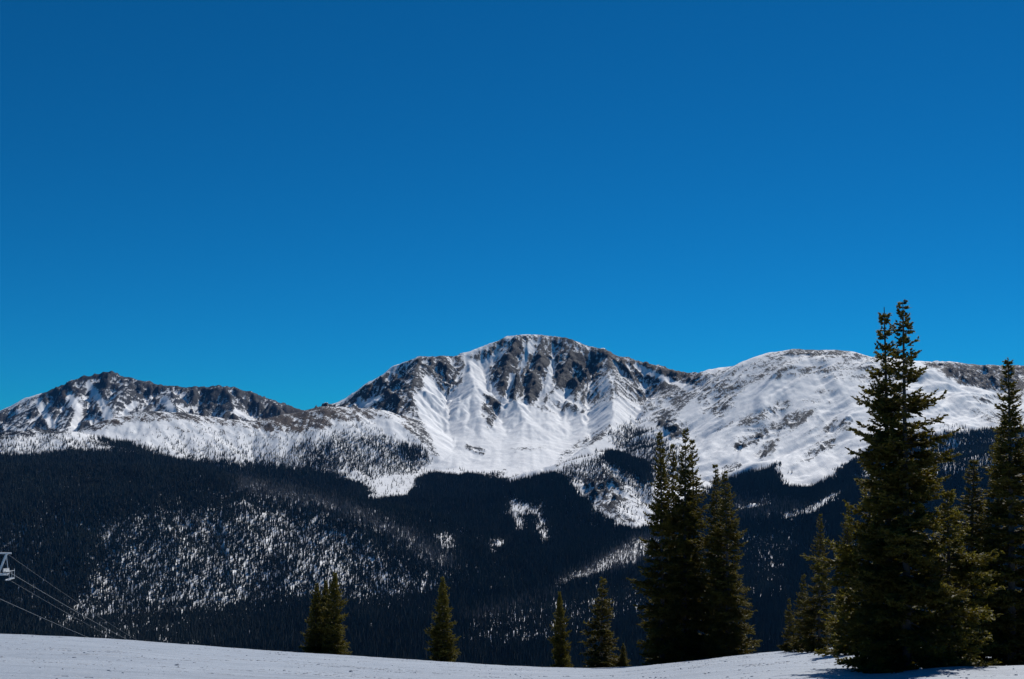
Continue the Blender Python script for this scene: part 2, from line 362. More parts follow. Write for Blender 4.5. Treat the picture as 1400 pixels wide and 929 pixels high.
# ------------------------------------------------------------------ mountain terrain: ridge lines -> height field -> gullies -> crags
# each ridge: owner, slope, concavity length, crest rounding, points (photo column, photo row, distance in metres)
RIDGES = [
 (0, 0.75, 1500, 40, [(-260, 610, 9200), (-120, 590, 9100), (0, 562, 9000), (40, 544, 9000), (80, 531, 9000), (120, 515, 9000), (150, 509, 9050), (175, 516, 9000), (190, 520, 9000), (225, 527, 9000), (270, 531, 9000), (310, 528, 8900), (340, 535, 8900), (370, 547, 8850), (402, 557, 8800), (450, 580, 8700)]),
 (0, 0.75, 900, 25, [(120, 516, 9000), (108, 540, 8700), (95, 570, 8300), (80, 600, 7900)]),
 (0, 0.75, 900, 25, [(178, 520, 8950), (160, 548, 8500), (150, 580, 8100)]),
 (0, 0.75, 900, 25, [(232, 530, 8950), (240, 555, 8500), (250, 580, 8200)]),
 (0, 0.75, 900, 25, [(40, 546, 9000), (30, 570, 8600), (20, 600, 8200)]),
 (0, 0.75, 900, 25, [(310, 530, 8900), (320, 560, 8500)]),
 # central mountain
 (1, 0.98, 880, 45, [(420, 585, 6900), (465, 554, 6900), (510, 521, 6900), (545, 500, 6900), (575, 489, 6900), (630, 487, 7050), (660, 474, 7150), (695, 460, 7200), (735, 458, 7250), (772, 462, 7200), (830, 482, 7050), (900, 503, 6900), (955, 513, 6750)]),
 (1, 0.70, 700, 30, [(575, 490, 6900), (562, 530, 6400), (566, 562, 6080), (580, 600, 5780), (600, 632, 5520)]),
 (1, 0.62, 500, 20, [(640, 488, 7080), (650, 530, 6550), (656, 570, 6120), (660, 612, 5720)]),
 (1, 0.85, 420, 12, [(706, 464, 7150), (692, 500, 6850), (685, 540, 6500)]),
 (1, 0.85, 420, 12, [(742, 462, 7200), (736, 500, 6850), (722, 540, 6500)]),
 (1, 0.85, 420, 12, [(786, 470, 7150), (772, 505, 6850), (752, 545, 6500), (735, 585, 6150)]),
 (1, 0.80, 700, 18, [(830, 484, 7050), (838, 516, 6650), (840, 552, 6200), (834, 586, 5800), (802, 612, 5480), (768, 640, 5250)]),
 (1, 0.62, 600, 25, [(900, 504, 6900), (925, 545, 6500), (945, 600, 5900)]),
 # brown shoulder in front of it
 (2, 0.52, 1500, 60, [(30, 640, 5000), (80, 610, 5100), (115, 593, 5200), (160, 572, 5300), (200, 562, 5400), (250, 565, 5500), (340, 577, 5600), (400, 565, 5750), (440, 556, 5800), (475, 557, 5850), (520, 561, 5900), (555, 572, 5950), (578, 602, 5700), (592, 635, 5450)]),
 # right mountain
 (3, 0.60, 1700, 130, [(955, 513, 6750), (1000, 501, 6600), (1040, 490, 6500), (1062, 482, 6450), (1090, 477, 6400), (1140, 479, 6350), (1195, 488, 6350), (1270, 496, 6900), (1330, 498, 7100), (1420, 503, 7200), (1560, 512, 7200), (1700, 520, 7200)]),
 (3, 0.50, 900, 60, [(1140, 480, 6350), (1165, 525, 5950), (1185, 575, 5500), (1190, 610, 5200)]),
 (3, 0.50, 700, 40, [(1050, 488, 6450), (1040, 530, 6100), (1010, 580, 5700), (985, 625, 5350)]),
 (3, 0.50, 700, 60, [(1100, 520, 6100), (1100, 570, 5650), (1080, 620, 5250)]),
 (3, 0.50, 1200, 60, [(1420, 520, 7000), (1400, 560, 6400), (1370, 590, 5800)]),
 # snow dome at the left edge
 (4, 0.42, 2000, 70, [(-320, 590, 4800), (-120, 600, 4900), (0, 595, 5000), (45, 588, 5000), (90, 590, 5000), (160, 611, 4900), (260, 642, 4700), (340, 668, 4500)]),
 # near forested hill on the left
 (5, 0.34, 2600, 90, [(-320, 640, 4100), (-100, 640, 4000), (100, 640, 3950), (250, 645, 3900), (340, 660, 3850), (420, 676, 3750), (480, 691, 3650), (560, 733, 3450), (620, 767, 3250), (660, 800, 3050)]),
 # wooded step and knoll below the bowl
 (6, 0.36, 1700, 60, [(440, 672, 4900), (505, 684, 4950), (560, 668, 5000), (590, 657, 5000), (640, 660, 5050), (700, 668, 5050), (750, 654, 4950), (785, 634, 4850), (822, 620, 4800), (850, 627, 4800), (880, 652, 4750), (905, 695, 4650)]),
 (6, 0.40, 900, 40, [(822, 622, 4800), (775, 660, 4550), (735, 705, 4200), (700, 765, 3800)]),
 # long wooded ridge on the right
 (7, 0.30, 2600, 60, [(520, 905, 2600), (640, 852, 2900), (700, 833, 3100), (755, 808, 3350), (830, 764, 3650), (900, 732, 3850), (1000, 705, 4050), (1100, 690, 4150), (1200, 655, 4300), (1300, 630, 4400), (1400, 612, 4500), (1560, 595, 4600), (1720, 590, 4600)]),
]
NT, NY = 1040, 720
tt = np.linspace(-0.60, 0.60, NT, dtype=np.float32)
yk = np.interp(np.linspace(0, 1, NY), [0, 0.10, 0.30, 0.50, 0.86, 1.0], [1100, 2300, 3900, 5300, 7500, 9900]).astype(np.float32)
YY, TT = np.meshgrid(yk, tt, indexing='ij'); XX = TT * YY
def base_height(X, Y):
    zs = []; owner = None; best = None; dr = np.full_like(X, 1e9); out = None
    for own, s, L, r, pts in RIDGES:
        q = np.array([P(*p) for p in pts], np.float32); h = np.full_like(X, -1e9)
        for a, b in zip(q[:-1], q[1:]):
            ex, ey = b[0] - a[0], b[1] - a[1]
            t = np.clip(((X - a[0]) * ex + (Y - a[1]) * ey) / (ex * ex + ey * ey), 0, 1)
            d = np.hypot(X - a[0] - ex * t, Y - a[1] - ey * t)
            z = a[2] + (b[2] - a[2]) * t - L * np.log1p(s * (np.sqrt(d * d + r * r) - r) / L)
            h = np.maximum(h, z); dr = np.minimum(dr, d + np.maximum(0, np.abs(h - z)))
        if out is None: out = h; owner = np.full(X.shape, own); best = h.copy()
        else:
            k = 45.0; dd = np.maximum(k - np.abs(out - h), 0) / k
            owner = np.where(h > best, own, owner); best = np.maximum(best, h)
            out = np.maximum(out, h) + dd * dd * k * 0.25 * 0.5
    fl = -470 - 110 * sstep(-0.1, 0.3, X / Y) + (Y - 2500) * 0.028
    owner = np.where(fl > best, 8, owner)
    k = 60.0; dd = np.maximum(k - np.abs(out - fl), 0) / k
    return np.maximum(out, fl) + dd * dd * k * 0.25, owner, dr
Zb, OW, DR = base_height(XX, YY)
def grad(Z):
    dY, dT = np.gradient(Z, yk, tt)
    gx = dT / YY; gy = dY - TT * gx
    return gx, gy
def blur(Z, n):
    for _ in range(n):
        Z = np.pad(Z, 1, mode='edge')
        Z = (Z[:-2, 1:-1] + Z[2:, 1:-1] + Z[1:-1, :-2] + Z[1:-1, 2:] + 4 * Z[1:-1, 1:-1]) / 8
    return Z
def gully(x, y, dx, dy):
    fx0 = np.floor(x); fy0 = np.floor(y); ix = fx0.astype(np.int32); iy = fy0.astype(np.int32); fx = x - fx0; fy = y - fy0
    va = 0; wt = 0
    for i in range(-2, 2):
        for j in range(-2, 2):
            h = _hash(ix - i, iy - j)
            ox = fx + i - (h & 63) / 128.0; oy = fy + j - ((h >> 6) & 63) / 128.0
            w = np.exp(-2 * (ox * ox + oy * oy)); wt = wt + w
            va = va + np.cos(2 * np.pi * (ox * dx + oy * dy)) * w
    return va / wt
# warp a little so that ridges are not ruled lines
Z = Zb + fbm(XX / 900, YY / 900, 3) * 22 * sstep(0, 350, DR)
PXv = CX + F * XX / YY
def rowof(Z): return HZ - F * Z / YY
rk0 = sample(ROCK, PXv, rowof(Zb)).astype(np.float32)
owner_amp = np.array([1.0, 1.0, 0.28, 0.22, 0.30, 0.4, 0.6, 0.45, 0.2], np.float32)[OW]
owner_amp = owner_amp * np.where(OW == 1, 1 - 0.75 * sstep(530, 605, rowof(Zb)), 1.0)
owner_amp = blur(owner_amp, 12)
edge = sstep(10, 170, DR)
GUL = np.zeros_like(Z)
amp, wl = 40.0, 330.0
for k in range(5):
    gx, gy = grad(blur(Z, 3))
    sl = np.hypot(gx, gy) + 1e-6
    st = np.clip(sl * 2.2, 0, 1)
    g = gully(XX / wl, YY / wl, -gy / sl * 1.0 * np.clip(sl * 4, 0, 1), gx / sl * np.clip(sl * 4, 0, 1))
    d = g * amp * st * owner_amp * (0.25 + 0.75 * edge if k < 3 else 0.5 + 0.5 * edge)
    Z = Z + d; GUL = GUL + d; amp *= 0.52; wl *= 0.52
# crags where rock stands out of the snow
crag = ridged(XX / 150, YY / 190, 5, 0.58) - 1.0
rock_w = sstep(0.25, 0.7, rk0)
Z = Z + crag * 52 * rock_w * (0.3 + 0.7 * edge) * np.where(OW <= 1, 1.0, np.where(OW == 6, 0.9, np.where(OW == 2, 0.12, 0.55)))
# wind-packed rolls running diagonally over the right mountain
w3 = blur((OW == 3).astype(np.float32), 10)
ua = (XX + YY) * 0.7071; va = (XX - YY) * 0.7071
roll = fbm(ua / 660, va / 165 + 0.5 * noise(XX / 350, YY / 350), 4, 0.46)
Z = Z + w3 * roll * 36 * (0.25 + 0.75 * edge)
Z = Z + fbm(XX / 60, YY / 60, 3) * 2.0
Z = Z.astype(np.float32)
gx, gy = grad(Z); SL = np.hypot(gx, gy)
PYv = rowof(Z)
rock = sample(ROCK, PXv, PYv).astype(np.float32)
conv = (Z - blur(Z, 25)); conv2 = Z - blur(Z, 4)
amt = sstep(0.06, 0.4, rock)
rock = rock + amt * np.clip(conv / 40, -0.25, 0.25) + amt * np.clip(conv2 / 7, -0.2, 0.2) + amt * sstep(0.75, 1.3, SL) * 0.35
# wind streaks run across the slope from upper left to lower right
u = (XX * 0.80 - YY * 0.6); v = (XX * 0.6 + YY * 0.80)
stk = fbm(u / 260, v / 60, 5, 0.6) * (1 - w3) + w3 * (0.7 * fbm(ua / 300, va / 55, 5, 0.6) + 0.5 * fbm(XX / 200, YY / 45, 4, 0.6) - 0.5 * roll)
rock = rock + 0.36 * amt * stk + 0.10 * noise(XX / 35, YY / 35) * amt
rock = rock * np.where((OW >= 5) & (OW != 6), 0.6, 1.08)
rock = np.where(rock > 0.5, 0.5 + 0.38 * np.tanh((rock - 0.5) / 0.40), rock)
scour = np.clip(sample(SCOUR, PXv, PYv) + 0.3 * fbm(XX / 200, YY / 200, 3), 0, 1)

vid = np.arange(NT * NY).reshape(NY, NT)
quads = np.stack([vid[:-1, :-1], vid[:-1, 1:], vid[1:, 1:], vid[1:, :-1]], -1).reshape(-1, 4)
qown = OW[:-1, :-1].ravel()
V = np.stack([XX, YY, Z], -1).reshape(-1, 3)
rockf, scourf = rock.ravel().astype(np.float32), scour.ravel().astype(np.float32)
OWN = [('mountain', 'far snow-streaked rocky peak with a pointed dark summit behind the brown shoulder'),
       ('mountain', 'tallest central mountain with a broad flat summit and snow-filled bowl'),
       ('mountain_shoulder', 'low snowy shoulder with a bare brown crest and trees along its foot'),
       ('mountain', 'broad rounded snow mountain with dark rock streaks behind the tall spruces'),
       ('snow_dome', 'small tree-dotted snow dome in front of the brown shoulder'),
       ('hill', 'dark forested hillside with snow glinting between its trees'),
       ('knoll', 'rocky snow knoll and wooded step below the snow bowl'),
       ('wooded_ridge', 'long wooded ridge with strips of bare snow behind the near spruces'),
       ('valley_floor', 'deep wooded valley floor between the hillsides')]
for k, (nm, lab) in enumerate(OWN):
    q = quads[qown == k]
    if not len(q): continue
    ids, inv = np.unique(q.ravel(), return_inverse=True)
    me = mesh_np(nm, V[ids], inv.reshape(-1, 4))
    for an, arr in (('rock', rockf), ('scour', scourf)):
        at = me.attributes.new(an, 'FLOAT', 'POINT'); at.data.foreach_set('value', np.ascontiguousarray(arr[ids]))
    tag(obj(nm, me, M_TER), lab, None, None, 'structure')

# ------------------------------------------------------------------ far forest: one conifer per point, too many to count
def terrain_z(x, y):
    fi = np.interp(y, yk, np.arange(NY)); fj = (x / y - tt[0]) / (tt[1] - tt[0])
    fi = np.clip(fi, 0, NY - 1.001); fj = np.clip(fj, 0, NT - 1.001)
    i = fi.astype(int); j = fj.astype(int); a = fi - i; b = fj - j
    return (Z[i, j] * (1 - b) + Z[i, j + 1] * b) * (1 - a) + (Z[i + 1, j] * (1 - b) + Z[i + 1, j + 1] * b) * a, i, j
hor = np.maximum.accumulate(Z / YY, axis=0)           # what each column can see
def scatter(n, ymin, ymax):
    y = np.sqrt(rng.uniform(ymin ** 2, ymax ** 2, n)); x = rng.uniform(-0.535, 0.535, n) * y
    z, i, j = terrain_z(x, y)
    vis = (z + 30) / y > hor[np.maximum(i - 1, 0), j]
    x, y, z, i, j = (a[vis] for a in (x, y, z, i, j))
    px = CX + F * x / y; py = HZ - F * z / y
    return x, y, z, px, py, OW[i, j], SL[i, j]
x, y, z, px, py, ow, slp = scatter(1500000, 1900, 6900)
wpx = px + 12 * fbm(x / 120, y / 120, 4, 0.7); wpy = py + 8 * fbm(x / 170 + 40, y / 170 - 40, 4, 0.6)
f = sample(FOR, wpx, wpy)
clump = fbm(x / 120, y / 120, 3)
f = f * (1 - 0.35 * sstep(0.30, 0.62, fbm(x / 70 + 11, y / 90, 3, 0.6)))
f = f * np.where(f < 0.9, np.clip(1 + 0.16 * clump, 0.05, 2), 1.0)
f = f * np.where((ow == 1) & (y > 6200), 0, 1) * np.where(ow == 0, 0, 1) * np.where(slp > 1.1, 0.2, 1)
keep = rng.uniform(0, 1, len(x)) < f * 0.85
x, y, z, px, py, ow = (a[keep] for a in (x, y, z, px, py, ow))
dead = rng.uniform(0, 1, len(x)) < sample(DEAD, px, py)
dens = sample(FOR, px, py)

def cone_tree_nodes(name, mat, tiers):
    ng = bpy.data.node_groups.new(name, 'GeometryNodeTree')
    ng.interface.new_socket('Geometry', in_out='INPUT', socket_type='NodeSocketGeometry')
    ng.interface.new_socket('Geometry', in_out='OUTPUT', socket_type='NodeSocketGeometry')
    gi = ng.nodes.new('NodeGroupInput'); go = ng.nodes.new('NodeGroupOutput')
    jn = ng.nodes.new('GeometryNodeJoinGeometry')
    for (r0, r1, z0, h, nv) in tiers:
        c = ng.nodes.new('GeometryNodeMeshCone'); c.fill_type = 'NONE'
        c.inputs['Vertices'].default_value = nv; c.inputs['Radius Top'].default_value = r1
        c.inputs['Radius Bottom'].default_value = r0; c.inputs['Depth'].default_value = h
        t = ng.nodes.new('GeometryNodeTransform'); t.inputs['Translation'].default_value = (0, 0, z0)
        t.inputs['Rotation'].default_value = (0, 0, z0 * 5)
        ng.links.new(c.outputs['Mesh'], t.inputs['Geometry']); ng.links.new(t.outputs[0], jn.inputs[0])
    sm = ng.nodes.new('GeometryNodeSetMaterial'); sm.inputs['Material'].default_value = mat
    ng.links.new(jn.outputs[0], sm.inputs['Geometry'])
    mp = ng.nodes.new('GeometryNodeMeshToPoints')
    ng.links.new(gi.outputs[0], mp.inputs['Mesh'])
    ip = ng.nodes.new('GeometryNodeInstanceOnPoints')
    ng.links.new(mp.outputs[0], ip.inputs['Points']); ng.links.new(sm.outputs[0], ip.inputs['Instance'])
    for an, sock in (('tsize', 'Scale'), ('trot', 'Rotation')):
        na = ng.nodes.new('GeometryNodeInputNamedAttribute'); na.data_type = 'FLOAT_VECTOR'; na.inputs['Name'].default_value = an
        if sock == 'Rotation':
            e = ng.nodes.new('FunctionNodeEulerToRotation'); ng.links.new(na.outputs['Attribute'], e.inputs[0]); ng.links.new(e.outputs[0], ip.inputs[sock])
        else: ng.links.new(na.outputs['Attribute'], ip.inputs[sock])
    ng.links.new(ip.outputs[0], go.inputs[0]); return ng
NG_LIVE = cone_tree_nodes('conifer_nodes', M_FAR, [(0.17, 0.03, 0.12, 0.5, 6), (0.125, 0.02, 0.38, 0.45, 6), (0.085, 0.0, 0.60, 0.80, 5), (0.02, 0.02, -0.05, 0.2, 4)])
NG_DEAD = cone_tree_nodes('snag_nodes', M_DEAD, [(0.024, 0.004, 0.0, 1.0, 5), (0.10, 0.01, 0.25, 0.35, 4), (0.075, 0.005, 0.5, 0.4, 4)])
def forest(name, sel, hts, ng, label, cat):
    n = int(sel.sum())
    if not n: return
    me = bpy.data.meshes.new(name); me.vertices.add(n)
    me.vertices.foreach_set('co', np.stack([x[sel], y[sel], z[sel] - 0.5], -1).astype(np.float32).ravel())
    h = hts[sel]; w = h ** 0.7 * 2.0 * rng.uniform(0.75, 1.25, n)
    for an, arr in (('tsize', np.stack([w, w, h], -1)), ('trot', np.stack([rng.normal(0, .03, n), rng.normal(0, .03, n), rng.uniform(0, 6.28, n)], -1))):
        a = me.attributes.new(an, 'FLOAT_VECTOR', 'POINT'); a.data.foreach_set('vector', arr.astype(np.float32).ravel())
    o = obj(name, me); md = o.modifiers.new('conifers', 'NODES'); md.node_group = ng
    tag(o, label, cat, None, 'stuff')
hts = np.clip(rng.normal(16.5, 4.2, len(x)), 6, 28) * np.clip(0.45 + 0.6 * dens, 0.4, 1.0) * np.where(y > 4300, 1.2, np.where(ow == 5, 0.86, 1.0))
print('forest points', len(x))
near = np.isin(ow, (5,)); mid = np.isin(ow, (6, 8)); right = np.isin(ow, (7,)); high = ~(near | mid | right)
forest('forest', near & ~dead, hts, NG_LIVE, 'dark conifer forest covering the near hillside with glinting snow', 'forest')
forest('forest', mid & ~dead, hts, NG_LIVE, 'deep blue conifer forest on the wooded step below the snow bowl', 'forest')
forest('forest', right & ~dead, hts, NG_LIVE, 'conifer forest on the long ridge behind the near tall spruces', 'forest')
forest('forest', high & ~dead, hts, NG_LIVE, 'scattered treeline conifers dotted over the snowy mountain shoulders', 'forest')
forest('dead_timber', dead, hts * 1.1, NG_DEAD, 'grey standing dead timber along the ridge crests and snow strips', 'dead trees')

# ------------------------------------------------------------------ the near ski slope
CR = np.array([(-400, 850), (0, 867), (100, 871), (200, 877), (350, 889), (500, 898), (600, 905), (700, 911), (760, 914), (850, 914), (900, 909), (1000, 898), (1080, 889), (1160, 885), (1250, 884), (1400, 880), (1800, 870)], float)
def crest(t):
    px = CX + F * t
    c = (np.interp(px, CR[:, 0], CR[:, 1]) + np.interp(px - 40, CR[:, 0], CR[:, 1]) + np.interp(px + 40, CR[:, 0], CR[:, 1])) / 3
    yc = np.interp(px, [-400, 0, 500, 760, 950, 1160, 1400, 1800], [120, 115, 108, 88, 80, 88, 90, 90])
    return (c - HZ) / F, yc
EYE = 2.2
HAZE_D = 0.85e-5
def ground(x, y):
    x = np.asarray(x, float); y = np.asarray(y, float)
    t = np.clip(x / np.maximum(y, 10.0), -0.75, 0.75); c, yc = crest(t)
    k = EYE / yc ** 2
    zz = -c * y - k * (y - yc) ** 2
    past = np.maximum(y - yc, 0); zz = zz - np.minimum(past, 60) ** 2 * 6e-4 - np.maximum(past - 60, 0) * 0.06
    # bank at the edge of the piste beneath the big spruces
    px = CX + F * t
    w = sstep(1190, 1300, px)
    zz = zz - w * 0.55 * np.exp(-((y - 41) / 5.0) ** 2) + w * 0.25 * np.exp(-((y - 33) / 3.5) ** 2)
    zz = zz + 0.05 * fbm(x / 6, y / 6, 3) + 0.018 * fbm(x / 1.6, y / 0.7, 3)
    return zz
yrow = np.concatenate([np.linspace(-60, 15, 40), np.linspace(15.4, 60, 150), np.linspace(60.5, 150, 150), np.geomspace(151, 1500, 90)])
tcol = np.linspace(-0.72, 0.72, 420)
gy2, gt2 = np.meshgrid(yrow, tcol, indexing='ij')
gx2 = gt2 * np.maximum(gy2, 0) + gt2 * 40 * (1 - sstep(0, 60, gy2))
gz2 = ground(gx2, gy2)
vid = np.arange(gx2.size).reshape(gx2.shape)
q = np.stack([vid[:-1, :-1], vid[:-1, 1:], vid[1:, 1:], vid[1:, :-1]], -1).reshape(-1, 4)
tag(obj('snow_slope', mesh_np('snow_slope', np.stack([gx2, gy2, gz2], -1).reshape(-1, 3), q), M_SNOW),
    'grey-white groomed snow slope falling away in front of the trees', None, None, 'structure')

# lumps, crusted crumbs and ski-edge ridges lying on the piste
M_CRUMB = mat_simple('crusted_snow_crumbs', (0.30, 0.32, 0.35), (0.50, 0.52, 0.55), 4.0, 0.7)
def crumbs():
    r = np.random.default_rng(5); cx, cy, sx, sy, sz, az = ([] for _ in range(6))
    n = 5200; yy = 24 + 95 * r.random(n) ** 1.2; tq = r.uniform(-0.52, 0.52, n)
    dens = fbm(tq * yy / 9 + 3, yy / 9, 3); ok = r.random(n) < 0.42 + 0.9 * dens
    yy, tq = yy[ok], tq[ok]; sc = r.gamma(1.5, 0.010, len(yy)) + 0.008
    cx.append(tq * yy); cy.append(yy); sx.append(sc * r.uniform(0.8, 2.2, len(yy))); sy.append(sc); sz.append(sc * r.uniform(0.4, 0.9, len(yy))); az.append(r.uniform(-0.5, 0.5, len(yy)))
    for _ in range(190):                      # broken ridges scraped up by ski edges and the groomer
        y0 = 25 + 85 * r.random(); x0 = r.uniform(-0.5, 0.5) * y0; a = r.normal(0.05, 0.10); L = r.uniform(0.8, 6.0); m = int(L / 0.16)
        q = np.linspace(-0.5, 0.5, m) * L + r.normal(0, 0.05, m); keep_ = r.random(m) < 0.75; q = q[keep_]; m = len(q)
        cx.append(x0 + q * math.cos(a)); cy.append(y0 + q * math.sin(a) + r.normal(0, 0.02, m)); h = r.uniform(0.008, 0.022)
        sx.append(r.uniform(0.08, 0.18, m)); sy.append(r.uniform(0.03, 0.06, m)); sz.append(h * r.uniform(0.4, 1.2, m)); az.append(np.full(m, a))
    cx, cy, sx, sy, sz, az = (np.concatenate(a) for a in (cx, cy, sx, sy, sz, az)); n = len(cx)
    ang = np.arange(6) * math.pi / 3
    ring = np.stack([np.cos(ang), np.sin(ang)], -1); V = []
    for k in range(6):
        j = r.uniform(0.7, 1.25, n); lx = ring[k, 0] * sx * j; ly = ring[k, 1] * sy * j
        V.append(np.stack([cx + lx * np.cos(az) - ly * np.sin(az), cy + lx * np.sin(az) + ly * np.cos(az), np.full(n, -0.02)], -1))
    for k in range(3):
        j = r.uniform(0.35, 0.65, n); b = 2 * math.pi * k / 3 + 0.5; lx = math.cos(b) * sx * j; ly = math.sin(b) * sy * j
        V.append(np.stack([cx + lx * np.cos(az) - ly * np.sin(az), cy + lx * np.sin(az) + ly * np.cos(az), sz * r.uniform(0.75, 1.2, n)], -1))
    V = np.stack(V, 1); V[:, :, 2] += ground(cx, cy)[:, None]
    T = [(0, 1, 6), (1, 2, 7), (1, 7, 6), (2, 3, 7), (3, 4, 8), (3, 8, 7), (4, 5, 8), (5, 0, 6), (5, 6, 8), (6, 7, 8)]
    idx = np.arange(n)[:, None, None] * 9 + np.array(T)[None]
    tag(obj('snow_crumbs', mesh_np('snow_crumbs', V.reshape(-1, 3), idx.reshape(-1, 3), False), M_CRUMB), 'crusted snow lumps and scraped ridges strewn over the snow slope', 'snow crumbs', None, 'stuff')
crumbs()

# ------------------------------------------------------------------ near spruces
def tube_rings(pts, rad, n=6):
    V = []; Fc = []
    for (p, r) in zip(pts, rad):
        for k in range(n):
            a = 2 * math.pi * k / n; V.append((p[0] + r * math.cos(a), p[1] + r * math.sin(a), p[2]))
    for i in range(len(pts) - 1):
        for k in range(n):
            Fc.append((i * n + k, i * n + (k + 1) % n, (i + 1) * n + (k + 1) % n, (i + 1) * n + k))
    return V, Fc

def norm(a):
    return a / (np.linalg.norm(a, axis=-1, keepdims=True) + 1e-9)

def make_spruce(seed, H, R, levels, gap=0.0, bare=0.0, shape=1.0, tuft=1.0, step=0.085, up=0.35, irregular=0.25, cap=1.0):
    """trunk and crown meshes. R: crown half-width at the base; gap: share of missing branches; bare: bare trunk height"""
    r = np.random.default_rng(seed)
    # trunk
    nz = 14; zz = np.linspace(0, 1, nz); lean = r.normal(0, 0.012, 2) * H
    wob = np.cumsum(r.normal(0, 0.012, (nz, 2)), 0) * 0.25
    def axis(h):
        f = np.clip(h / H, 0, 1)
        return np.stack([lean[0] * f ** 2 + np.interp(f, zz, wob[:, 0]), lean[1] * f ** 2 + np.interp(f, zz, wob[:, 1]), h], -1)
    tr = 0.010 * H + 0.02
    tp = axis(zz * H); tp[0, 2] = -0.4
    TV, TF = tube_rings(tp, tr * (1 - zz) ** 0.9 + 0.012, 8)
    # branches
    B0 = []; AZ = []; LN = []; EL = []; HT = []
    az = r.uniform(0, 6.28)
    lobes = r.uniform(0, 6.28, 3); la = r.uniform(0, irregular, 3)
    for i in range(levels):
        f = (i + r.uniform(0.2, 0.8)) / levels; f = f ** 0.92
        h = bare * H + (1 - bare) * H * f * 0.985
        prof = min((1 - f) ** shape, cap, 1.25 * (1 - f)) * (1 if f > 0.06 else 0.85)
        n = int(r.integers(5, 8)) if f < 0.85 else int(r.integers(4, 6))
        whorl = 1 + r.normal(0, irregular * 0.45)
        for k in range(n):
            az += 2 * math.pi / n + r.normal(0, 0.25)
            if r.random() < gap * (1.0 if f < 0.6 else 0.4): continue
            lo = 1 + sum(a * math.cos(az * (j + 1) + b + f * 9) for j, (a, b) in enumerate(zip(la, lobes)))
            L = R * (prof * 0.94 + 0.045) * max(0.3, whorl + r.normal(0, 0.16)) * max(0.45, lo)
            L = max(L, 0.10 + 0.03 * R)
            AZ.append(az); LN.append(L); HT.append(h + r.normal(0, 0.25 * H / levels))
            EL.append(math.radians(-16 + 52 * f ** 1.6 + r.normal(0, 7)))
        az += r.uniform(0, 2)
    AZ = np.array(AZ); LN = np.array(LN); HT = np.array(HT); EL = np.array(EL); nb = len(AZ)
    ax = axis(HT)
    hd = np.stack([np.cos(AZ), np.sin(AZ), np.zeros(nb)], -1)
    side = np.stack([-np.sin(AZ), np.cos(AZ), np.zeros(nb)], -1)
    def bpos(b, s):
        L = LN[b]; dz = L * (np.sin(EL[b]) * s + up * 0.55 * s * s * s - 0.10 * s)
        return ax[b] + hd[b] * (L * s * np.cos(EL[b]))[:, None] + np.array([0, 0, 1]) * dz[:, None]
    # branch wood, joined into the trunk
    S = np.array([0, 0.35, 0.7, 1.0]); tv = np.array(TV); parts = [tv]; tf = [np.array(TF)]; off = len(tv)
    allb = np.arange(nb); rings = []
    for s in S:
        c = bpos(allb, np.full(nb, s)); w = (0.006 + 0.011 * LN) * (1 - 0.85 * s)
        rings.append(np.stack([c + side * w[:, None], c - side * w[:, None] * 0.5 + np.array([0, 0, 1]) * (0.8 * w)[:, None], c - side * w[:, None] * 0.5 - np.array([0, 0, 1]) * (0.8 * w)[:, None]], 1))
    rings = np.stack(rings, 1)            # nb,4,3,3
    parts.append(rings.reshape(-1, 3)); base = off + np.arange(nb)[:, None] * 12
    for i in range(3):
        for k in range(3):
            tf.append(np.concatenate([base + i * 3 + k, base + i * 3 + (k + 1) % 3, base + (i + 1) * 3 + (k + 1) % 3, base + (i + 1) * 3 + k], 1))
    trunk = mesh_np('trunk', np.concatenate(parts), np.concatenate(tf))
    # twigs: points along every branch
    bi = []; ss = []
    for b in range(nb):
        n = max(5, int(LN[b] / step)); s = (np.arange(n) + r.uniform(0, 1, n)) / n
        s = s[(s * LN[b] > 0.06 * LN[b] + 0.02)]
        s = 0.10 + 0.9 * s
        s = np.concatenate([s, s, [1.0]]); bi.append(np.full(len(s), b)); ss.append(s)
    bi = np.concatenate(bi); ss = np.concatenate(ss); nt_ = len(bi)
    p0 = bpos(bi, ss); p1 = bpos(bi, np.minimum(ss + 0.02, 1.02)); tan = norm(p1 - p0)
    sgn = np.where(r.random(nt_) < 0.5, -1.0, 1.0); tip = ss > 0.97
    spread = np.where(tip, r.uniform(0, 0.3, nt_), r.uniform(0.7, 1.25, nt_))
    dirv = tan * np.cos(spread)[:, None] + side[bi] * (sgn * np.sin(spread))[:, None]
    dirv = norm(dirv + np.stack([np.zeros(nt_), np.zeros(nt_), r.normal(-0.08, 0.28, nt_)], -1))
    tl = (0.30 * LN[bi] * (1.05 - ss) ** 0.8 + 0.09) * r.uniform(0.6, 1.25, nt_) * tuft
    tl = np.minimum(tl, 0.55 * tuft)
    # sub-twigs on the longer twigs
    P0 = [p0]; D = [dirv]; Lt = [tl]; Tn = [ss]
    nsub = np.clip((tl / 0.085).astype(int), 0, 6)
    for k in range(6):
        m = nsub > k
        if not m.any(): break
        q = (k + r.uniform(0.3, 0.9, m.sum())) / np.maximum(nsub[m], 1)
        st = p0[m] + dirv[m] * (tl[m] * q)[:, None]
        up_ = np.array([0, 0, 1.0]); sd_ = norm(np.cross(dirv[m], up_))
        a = r.uniform(0.6, 1.1, m.sum()) * np.where(r.random(m.sum()) < 0.5, -1, 1)
        dd = norm(dirv[m] * np.cos(a)[:, None] + sd_ * np.sin(a)[:, None] + np.stack([np.zeros(m.sum()), np.zeros(m.sum()), r.normal(0.02, 0.3, m.sum())], -1))
        P0.append(st); D.append(dd); Lt.append(np.maximum(tl[m] * (1 - 0.6 * q) * 0.55, 0.06)); Tn.append(ss[m])
